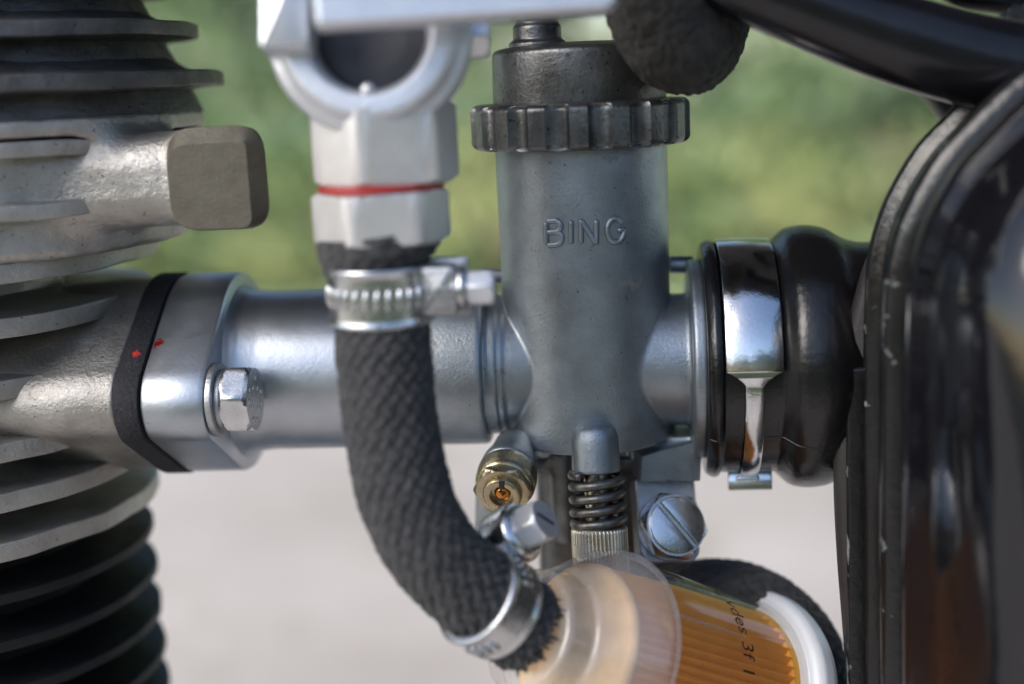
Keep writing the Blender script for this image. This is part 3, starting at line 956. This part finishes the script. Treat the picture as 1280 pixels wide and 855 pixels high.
# sooty top with tapering ribs
zt0, zt1 = zE(147), zE(-130)
def taper(z):
    a = (z - zt0) / (zt1 - zt0)
    return 276 + a * (-131)
tp = part('rocker_tower', lathe(E2, Z, rnd([(zt0, 150), (zt0, taper(zt0)), (zt1, taper(zt1)), (zt1, 100)], 6, 4), 160, X, wobble(5, 3)), M['cast_dark'], eng)
for i, (py, R, th0) in enumerate(((102, 306, 66), (33, 276, 60), (-30, 246, 60), (-88, 222, 56))):
    part('fin', fin(fin_z(py, 60, R, E2), R, th0, R - 78, 80 + i, 20, E2), M['cast_dark'], tp, sharp=50)

# crankcase below the cylinder, under the lower picture edge
part('crankcase', box(E0 + V(420, 160, -1010), X, Y, Z, 1500, 720, 440, 60), M['cast'], eng)

# ================================================================ rubber boot and strap
boot = thing('intake_boot', C0 + V(xc(960), 0, -175), 'bulging black rubber intake boot between carburettor and airbox', 'rubber hose')
xb = [xc(v) for v in (876, 884, 893, 960, 975, 1003, 1030, 1046, 1062, 1125)]
bp = rnd([(xb[0], 120), (xb[0], 154, 7), (xb[1] + 2, 160, 6), (xb[2], 158, 3), (xb[2] + 1, 153, 3), (xb[3] + 2, 153, 4), (xb[3] + 8, 158, 8), (xb[4] + 6, 172, 14), (xb[5], 176, 14), (xb[6], 172, 16), (xb[7] + 6, 156, 16), (xb[8] + 10, 150, 10), (xb[9] + 40, 150)], 8, 6)
part('sleeve', lathe(C0, X, bp, 140), M['rubber'], boot, sharp=60)
e1, e2 = -Y, Z
seam = [C0 + X * x_ + (e1 * math.cos(-0.50) + e2 * math.sin(-0.50)) * r_ for x_, r_ in [(q[0], q[1]) for q in bp[3:-1]]]
part('mould_line', tube(np.array(seam), 1.1, 6), M['rubber'], boot, sharp=0)

strap = thing('boot_strap', C0 + V((xb[2] + xb[3]) / 2, 0, -160), 'shiny chromed strap clamp around the black rubber boot', 'clamp')
xm, hw = (xb[2] + xb[3]) / 2, (xb[3] - xb[2]) / 2 - 1
ph = np.radians(np.r_[np.arange(-76, -3, 2.0), np.arange(-3, 9, 0.5), np.arange(9, 268, 2.0)])
def halfw(p):
    d = np.degrees(p)
    w_ = np.where(d > 6, hw, np.where(d < -1, 11.5, 11.5 + (hw - 11.5) * np.clip((d + 1) / 7, 0, 1) ** 1.6))
    return w_
vs, fs = [], []
R0 = 156.5
for p_ in ph:
    c_ = e1 * math.cos(p_) + e2 * math.sin(p_)
    h_ = float(halfw(p_))
    for rr, ww in ((R0, h_), (R0 + 3.2, h_), (R0 + 4.2, h_ - 1.4), (R0 + 4.2, -h_ + 1.4), (R0 + 3.2, -h_), (R0, -h_)):
        vs.append(C0 + X * (xm + 2 + ww) + c_ * rr)
fs = grid_faces(len(ph), 6)
part('band', (np.array(vs), fs), M['chrome'], strap, sharp=50)
p_ = math.radians(-74)
c_ = e1 * math.cos(p_) + e2 * math.sin(p_); t_ = unit(e1 * math.sin(p_) - e2 * math.cos(p_))
part('tab', box(C0 + X * (xm + 6) + c_ * (R0 + 8), X, t_, c_, 58, 5, 26, 2), M['chrome'], strap)
part('loop', box(C0 + X * (xm + 2) + c_ * (R0 + 5) - t_ * 14, X, t_, c_, 30, 8, 8, 3), M['chrome'], strap)

# ================================================================ airbox
abx = thing('airbox', P(1300, 855, 100), 'gloss black airbox with chipped seam rims at the right', 'airbox')
rim_px = [(1086, 1300), (1086, 900), (1085, 640), (1085, 480), (1086, 400), (1090, 330), (1101, 280), (1122, 232), (1152, 184), (1184, 150), (1222, 112), (1275, 68), (1350, 22), (1450, -20), (1700, -70)]
YA = P(1086, 500, -62)[1]
q = np.array([plane_y(a, b, YA)[[0, 2]] for a, b in rim_px])
q, _ = resample(spline([V(*k) for k in q], 10), 150)
q = np.vstack([q, V(q[-1][0] + 10, q[0][1])])
oA = V(0, YA, 0)
def airlayers(ls):
    return loft(q, ls, oA, X, Z, -Y)
# outline runs clockwise seen from the front; inset offsets are negative inwards
part('back_shell', airlayers([(-120, -120), (-60, -100), (-26, -60), (-16, -36), (-14, -31)]), M['gloss'], abx, sharp=40)
part('seam_rim', airlayers([(-14, -30), (-2, -30), (1, -27), (2, -20), (1, -13), (-3, -10), (-14, -6), (-15, -4)]), M['chipped'], abx, sharp=60)
part('seam_rim', airlayers([(-16, -8), (-17, 30), (-8, 36), (-4, 44), (-3, 54), (-4, 64), (-9, 70), (-24, 76)]), M['chipped'], abx, sharp=60)
fv, ff = airlayers([(-26, 74), (-27, 104), (-18, 112), (-14, 122), (-14, 134), (-18, 146), (-30, 156), (-38, 190), (-48, 230), (-62, 262), (-82, 290), (-110, 314), (-144, 334), (-190, 350), (-240, 360), (-300, 366)])
zr_ = plane_y(1200, 470, YA)[2]
dep = np.clip((YA - fv[:, 1] - 150) / 150, 0, 1)
fv[:, 1] += dep * (0.13 * (fv[:, 2] - zr_) + 0.00016 * (fv[:, 2] - zr_) ** 2 * np.sign(fv[:, 2] - zr_))
part('front_shell', (fv, ff), M['gloss'], abx, sharp=60)
# bracket strip and the curved panel behind the rims
bq = np.array([plane_y(a, b, YA + 30)[[0, 2]] for a, b in ((1056, 458), (1087, 456), (1089, 700), (1092, 1000), (1060, 1000), (1058, 700))])
part('bracket_strip', loft(resample(np.vstack([bq, bq[:1]]), 181)[0][:-1], [(-2, -10), (0, -8), (0, 12), (-2, 14), (-4, 14.5)], V(0, YA + 30, 0), X, Z, -Y), M['chipped'], abx, sharp=50)
pq = np.array([plane_y(a, b, YA + 46)[[0, 2]] for a, b in ((1150, 290), (1094, 296), (1074, 345), (1054, 430), (1043, 520), (1041, 600), (1045, 690), (1052, 780), (1058, 860), (1064, 1000), (1150, 1000))])
pq2 = np.vstack([spline([V(*k) for k in pq[1:-1]], 10), pq[-1], pq[0]])
part('curved_panel', loft(pq2, [(-30, -30), (-10, -22), (-3, -10), (0, 4), (-3, 14), (-10, 20)], V(0, YA + 46, 0), X, Z, -Y), M['rubber_dull'], abx, sharp=60)

# ================================================================ tubes at the top right
sh = thing('cable_sheath', P(1100, 45, -140), 'smooth black cable sheath sweeping across the top right corner', 'sheath')
pth = spline([P(560, -420, -160), P(690, -220, -160), P(790, -110, -150), P(880, -42, -150), P(960, -8, -145), P(1050, 26, -140), P(1130, 52, -138), P(1210, 74, -136), P(1300, 90, -136), P(1440, 104, -140), P(1900, 130, -140)], 14)
part('sleeve', tube(pth, [36, 36, 36, 38, 44, 50, 52, 48, 40, 38, 38], 56, n=180, disp=lambda th, s: 1.2 * np.sin(2 * th + s / 90)), M['frame'], sh, sharp=0)

fo = thing('foam_hose', P(840, 20, -100), 'thick black foam covered hose bending down over the ring nut', 'hose')
pth = spline([P(770, -420, -190), P(784, -240, -190), P(794, -130, -190), P(806, -60, -170), P(822, 6, -130), P(846, 50, -92), P(868, 48, -30), P(880, 0, 30), P(884, -80, 70), P(884, -220, 80), P(880, -420, 80)], 16)
def foam_disp(th, s):
    q_ = np.stack([np.cos(th) * 60, np.sin(th) * 60, 0 * th + s], 1)
    return 1.2 * vnoise(q_, 12, 3) + 2.4 * vnoise(q_, 5.0, 4) + 1.2 * vnoise(q_, 40, 5)
part('foam', tube(pth, 60, 150, n=400, disp=foam_disp), M['foam'], fo, sharp=0)

fr = thing('frame_tube', P(1200, 200, 300), 'dark frame tube showing behind the black cable sheath', 'frame tube')
part('tube', tube(spline([P(900, -420, 320), P(1010, -160, 320), P(1120, 40, 320), P(1190, 120, 320), P(1260, 240, 320), P(1400, 520, 320)], 8), 34, 32), M['frame'], fr, sharp=0)
fr2 = thing('control_cable', P(1250, 5, 260), 'thin black cable crossing the extreme upper right corner', 'cable')
part('outer_sleeve', tube(spline([P(1000, -400, 260), P(1090, -120, 260), P(1180, -18, 260), P(1240, 2, 260), P(1330, 6, 260), P(1700, 10, 260)], 8), 17, 24), M['frame'], fr2, sharp=0)
fb_ = thing('frame_bolt', P(1270, 40, 200), 'small bright bolt head at the upper right edge', 'bolt')
part('head', hexnut(P(1272, 32, 215), CS(-0.3, 0.2, -0.9), 24, 26, 0.3, 4), M['steel'], fb_)
part('washer', lathe(P(1272, 32, 217), CS(-0.3, 0.2, -0.9), rnd([(-6, 5), (-6, 30), (0, 30), (0, 5)], 2, 2), 32), M['steel_dull'], fb_)

# ================================================================ fuel tap
tap = thing('fuel_tap', P(470, 60, -230), 'bright zinc fuel tap with round eye and lever above the hose', 'fuel tap')
rc_ = P(461, 40, -240)
fa = CS(0.0, -0.04, -1)
kk = (DIST - 240) / DIST
prf = rnd([(-46, 66 * kk), (-46, 124 * kk), (-30, 129 * kk), (-4, 129 * kk), (2, 125 * kk), (5, 114 * kk), (13, 112 * kk), (18, 106 * kk), (18, 82 * kk), (12, 76 * kk), (0, 72 * kk)], 6, 4)
part('eye', lathe(rc_, fa, prf, 120, closed=True), M['tap'], tap)
part('pip', lathe(rc_ + CS(0, -1, 0) * 74 * kk + fa * 10, fa, rnd([(0, 1), (0, 8), (5, 6), (7, 1)], 3, 3), 24), M['tap'], tap)
M['bore_shade'] = mat('grey_bore_shade', (0.10, 0.10, 0.12), 0.3, 0.5)
part('bore_shade_disc', lathe(rc_, fa, rnd([(-44, 3), (-44, 70 * kk), (-22, 70 * kk), (-18, 40), (-20, 3)], 6, 4), 64), M['bore_shade'], tap)  # dark disc across the hollow eye, coloured as the shade inside it
part('side_block', box(P(362, 8, -255), RT, UP, -F, 62 * kk, 122 * kk, 70, 7), M['tap'], tap)
part('hex_stub', hexnut(P(548, 48, -205), CS(1, 0.05, 0.1), 26, 54, 0.5, 4), M['tap'], tap)
lvd = CS(1, 0.072, 0.10)
lv_o = P(400, 12, -320)
le1, le2, le3 = lvd, None, None
le2 = unit(UP - lvd * (UP @ lvd)); le3 = np.cross(le1, le2)
ol = round_poly(np.array([(-6, -22), (290, -18), (300, -10), (300, 14), (290, 22), (-6, 30)]), [10, 14, 8, 8, 14, 10])
part('lever', loft(ol, [(-6, -16), (-2, -13), (0, -8), (0, 8), (-2, 13), (-6, 16)], lv_o, le1, le2, le3), M['tap'], tap)
NX = -170
kn = (DIST + NX) / DIST
n1 = P(483, 190, NX)
tz = lambda o, py: along(o, Z, py=py)
nn1 = hexnut(n1 + Z * tz(n1, 229), Z, 93 * kn, tz(n1, 128) - tz(n1, 229), math.radians(200), 6, hint=X)
part('union_nut', nn1, M['nut'], tap)
n2 = P(477, 270, NX)
part('union_nut', hexnut(n2 + Z * tz(n2, 303), Z, 87 * kn, tz(n2, 236) - tz(n2, 303), math.radians(193), 6, hint=X), M['nut'], tap)
part('seal', lathe(n2, Z, rnd([(tz(n2, 241), 40), (tz(n2, 237), 79 * kn), (tz(n2, 229.5), 79 * kn), (tz(n2, 226), 40)], 3, 3), 64, mod=lambda th, t, r: r + (2.2 * np.sin(3 * th + 1) if r > 50 else 0)), M['red'], tap)

# ================================================================ fuel hose, clamps, filter
uf = CS(math.cos(math.radians(25)) * math.cos(math.radians(35)), -math.sin(math.radians(25)) * math.cos(math.radians(35)), math.sin(math.radians(35)))
FQ = P(752, 817, -32)
h_end = P(651, 781, -122)
uh_ = CS(0.66, -0.50, 0.56)
def braid(n_around, pitch, amp, seed):
    def f(th, s):
        u_ = th * n_around / (2 * math.pi)
        v_ = s / pitch
        p1, p2 = u_ + v_, u_ - v_
        par = (np.floor(p1) + np.floor(p2)) % 2
        h_ = np.where(par > 0.5, np.abs(np.sin(math.pi * p1)), np.abs(np.sin(math.pi * p2)))
        q_ = np.stack([np.cos(th) * 52, np.sin(th) * 52, 0 * th + s], 1)
        return amp * (h_ - 0.5) + 1.0 * vnoise(q_, 6, seed) + 1.4 * vnoise(q_, 26, seed + 1)
    return f
hose = thing('fuel_hose', h_end, 'black woven fuel hose curving down in front of the manifold', 'hose')
hp = spline([P(478, 296, NX), P(478, 350, NX), P(479, 430, NX + 2), P(490, 540, -172), P(509, 626, -172), P(541, 688, -168), P(584, 732, -154), P(624, 761, -136), h_end + uh_ * 6], 14)
HR = 51.0
part('cover', tube(hp, HR, 144, n=360, disp=braid(18, 23, 5.2, 40)), M['braid'], hose, sharp=0)
# frayed cut ends
r_ = np.random.default_rng(5)
fr_m = []
def fray(c, a, cnt, rad, lo, hi, seed):
    r = np.random.default_rng(seed)
    q1, q2, _ = basis(a)
    out = []
    for k in range(cnt):
        t = r.random() * 2 * math.pi
        d = q1 * math.cos(t) + q2 * math.sin(t)
        b_ = c + d * rad * (0.84 + 0.16 * r.random())
        L_ = lo + (hi - lo) * r.random() ** 2
        dirn = unit(a + d * (r.random() * 0.9 - 0.2) + r.normal(size=3) * 0.25)
        out.append(tube(np.array([b_ - a * 6, b_ + dirn * L_ * 0.5, b_ + dirn * L_ + r.normal(size=3) * 2]), [3.0, 2.2, 0.9], 6))
    return join(*out)
part('frayed_end', fray(h_end + uh_ * 4, uh_, 150, HR, 3, 15, 8), M['braid'], hose, sharp=0)
part('frayed_end', fray(hp[0] - V(0, 0, 4), Z, 60, HR + 6, 3, 12, 9), M['braid'], hose, sharp=0)
part('end_lip', tube(np.array([hp[0] + V(-6, 0, 5), hp[0] + V(-4, 0, -20), hp[0] + V(0, 0, -36)]), [66, 67, 58], 100, n=24, disp=braid(18, 26, 3, 44)), M['braid'], hose, sharp=0)

def make_clamp(name, c, a, t, label, shift, width, hexr=20, big=1.0, every=1):
    """worm-drive clamp: c centre on the hose, a hose axis, t screw direction"""
    a = unit(a); t = unit(t - a * (t @ a)); nrm = np.cross(a, t)
    if shift[1] < 0:
        nrm = -nrm
    root = thing(name, c, label, 'hose clamp', 'worm drive hose clamps on the fuel hose')
    pr = [(-width / 2, HR), (-width / 2, HR + 7), (-width / 2 + 3, HR + 9), (-width / 2 + 9, HR + 7), (width / 2 - 9, HR + 7), (width / 2 - 3, HR + 9), (width / 2, HR + 7), (width / 2, HR)]
    bd = part('band', lathe(c, a, rnd(pr, 2.5, 3), 120, closed=True), M['steel'], root, sharp=50)
    rid = []
    for k in range(0, 30):
        if every > 1 and k % 10 >= every:
            continue
        th = k / 30 * 2 * math.pi
        d = t * math.cos(th) + nrm * math.sin(th)
        tg = -t * math.sin(th) + nrm * math.cos(th)
        qa = c + d * (HR + 7) - a * width * 0.2 - tg * 2.0
        qb = c + d * (HR + 7) + a * width * 0.2 + tg * 2.0
        rid.append(tube(np.array([qa, (qa + qb) / 2 + d * 1.0, qb]), [2.0, 3.4, 2.0], 8, n=7, capround=2))
    part('thread_ridges', join(*rid), M['steel'], bd, sharp=0)
    hc = c + nrm * (HR + 20) * abs(shift[1]) + t * shift[0] + a * shift[2]
    hs = part('screw_housing', box(hc, t, a, nrm, 44, width * 0.86, 34, 9), M['steel_dull'], root)
    part('saddle', box(hc - nrm * 17 + t * 2, t, a, nrm, 60, width * 1.0, 6, 2), M['steel_dull'], hs)
    wr = tube(np.array([hc - t * 30, hc + t * 24]), 17, 40, n=60, disp=lambda th, s: 2.0 * np.sin(th + s * 1.1))
    sw = part('screw', wr, M['steel'], root, sharp=60)
    part('collar', lathe(hc + t * 22, t, rnd([(-30 * (big - 1) * 3, 4), (-30 * (big - 1) * 3, 26 * big), (6, 27 * big, 8), (10 * big, 22 * big), (10 * big, 4)], 3, 4), 48), M['steel'], sw)
    part('hex_head', hexnut(hc + t * (21 + 10 * big), t, hexr + 2, 30, 0.3, 5), M['tap'], sw)
    q1, q2, _ = basis(t, a)
    part('slot', box(hc + t * (50.4 + 10 * big), q1, q2, t, 30, 5, 2.4, 0.8), M['void'], sw)
    return root
cl1 = P(476, 366, NX)
make_clamp('hose_clamp', cl1, -Z, X, 'bright steel hose clamp below the union nut, screw pointing right', (68, 0.18, -4), 66, 19)
cl2 = P(612, 753, -142)
make_clamp('hose_clamp', cl2, uh_, CS(0.70, 0.48, -0.50), 'steel hose clamp on the lower hose end beside the fuel filter', (16, -1.14, 8), 50, 25, 1.36, 4)

flt = thing('fuel_filter', FQ, 'inline fuel filter with orange pleated paper in clear plastic', 'fuel filter')
fe1, fe2, _ = basis(uf, UP)
def open_lathe(*a, **k):
    v, f = lathe(*a, **k)
    return v, f[:-2]
ent = rnd([(-200, 33), (-131, 35), (-127, 70, 6), (-122, 76, 6), (-92, 80, 3), (-88, 87, 4), (-28, 122, 8), (-12, 128, 4), (0, 129, 4), (3, 127, 2), (4, 119)], 3, 4)
part('inlet_cap', open_lathe(FQ, uf, ent, 140), M['frost'], flt, sharp=40)
hs_ = [(0, 121), (40, 121), (150, 123), (250, 126)]
part('clear_housing', open_lathe(FQ, uf, hs_, 160), M['clear'], flt, sharp=40)
M['cream'] = mat('amber_glue_disc', (0.90, 0.58, 0.28), 0.0, 0.6)
NP = 54
def pleat(th, t, r):
    if r < 30:
        return r
    ph_ = (th * NP / (2 * math.pi)) % 1.0
    return r - 12 * (np.abs(ph_ - 0.5) * 2) ** 0.8 + 1.2 * np.sin(3 * th + t / 60)
elp = [(-40, 20), (-40, 100)] + [(-40 + k * 12, 101 + k * 0.5) for k in range(1, 24)] + [(238, 20)]
part('pleated_paper', lathe(FQ, uf, elp, NP * 8, UP, pleat), M['paper'], flt, sharp=50)
part('paper_end', lathe(FQ, uf, rnd([(236, 20), (236, 111), (246.5, 114), (246.5, 20)], 2, 2), 90), M['paper'], flt)
part('paper_end', lathe(FQ, uf, rnd([(-52, 3), (-52, 96), (-46, 102), (-38, 102), (-38, 3)], 4, 3), 90), M['cream'], flt)
cp = rnd([(246, 20), (246, 126, 2), (250, 131, 3), (253, 138, 5), (260, 143, 7), (280, 144, 8), (292, 138, 9), (297, 124, 8), (300, 40, 10), (302, 36), (370, 34), (370, 20)], 5, 5)
part('end_cap', lathe(FQ, uf, cp, 140), M['white_plastic'], flt)
# mould line and print on the housing
def on_housing(t, th, lift=0.6):
    r = np.interp(t, [0, 40, 150, 250], [121, 121, 123, 126]) + lift
    return FQ + uf * t + (fe1 * math.cos(th) + fe2 * math.sin(th)) * r
sgn = 1 if (fe2 @ (-F)) > 0 else -1
part('mould_line', tube(np.array([on_housing(t, sgn * 0.98, 0.0) for t in np.linspace(2, 130, 20)]), [1.6, 1.5, 0.6], 8), M['frost'], flt, sharp=0)
part('mould_line', tube(np.array([on_housing(240 - 90 * k, sgn * (1.42 + 0.62 * k), 0.0) for k in np.linspace(0, 1, 24)]), 1.3, 8), M['frost'], flt, sharp=0)
def text_outline(body_, size):
    cu = bpy.data.curves.new('txt', 'FONT')
    cu.body = body_
    cu.size = size
    cu.resolution_u = 3
    ob = bpy.data.objects.new('txt', cu)
    COL.objects.link(ob)
    dg = bpy.context.evaluated_depsgraph_get()
    me = bpy.data.meshes.new_from_object(ob.evaluated_get(dg))
    v = np.array([x.co[:] for x in me.vertices])
    f = [tuple(p.vertices) for p in me.polygons]
    bpy.data.objects.remove(ob)
    bpy.data.curves.remove(cu)
    bpy.data.meshes.remove(me)
    return v, f
tv, tf = text_outline('8L vdes 3f 1', 31)
vs = [on_housing(120 + y_ * 1.0, sgn * (0.22 + x_ / 128), 0.8) for x_, y_ in tv[:, :2]]
part('print', (np.array(vs), tf), M['print'], flt, smooth=False)

bh = thing('outlet_hose', P(1000, 850, 170), 'dark woven hose arching behind the white end of fuel filter', 'hose')
bpth = spline([P(770, 790, 190), P(835, 756, 186), P(905, 746, 180), P(966, 768, 172), P(1008, 822, 165), P(1018, 910, 160), P(1016, 1010, 160)], 14)
part('cover', tube(bpth, 50, 120, n=220, disp=braid(18, 23, 5.2, 60)), M['braid'], bh, sharp=0)

# ================================================================ fuel tank, just above the frame
tk = thing('fuel_tank', C0 + V(200, 350, 640), 'black fuel tank over the fuel tap, above the upper picture edge', 'fuel tank')
th = np.linspace(0, 2 * math.pi, 120, endpoint=False)
se = lambda c, p: np.sign(c) * np.abs(c) ** p
tq = np.stack([1500 * se(np.cos(th), 0.55), 640 * se(np.sin(th), 0.6)], 1)
part('shell', loft(tq, [(-260, 0), (-120, 12), (-40, 60), (0, 160), (-10, 420), (-80, 700), (-240, 860), (-460, 920)], C0 + V(250, 330, 640), X, Y, Z), M['gloss'], tk, sharp=60)
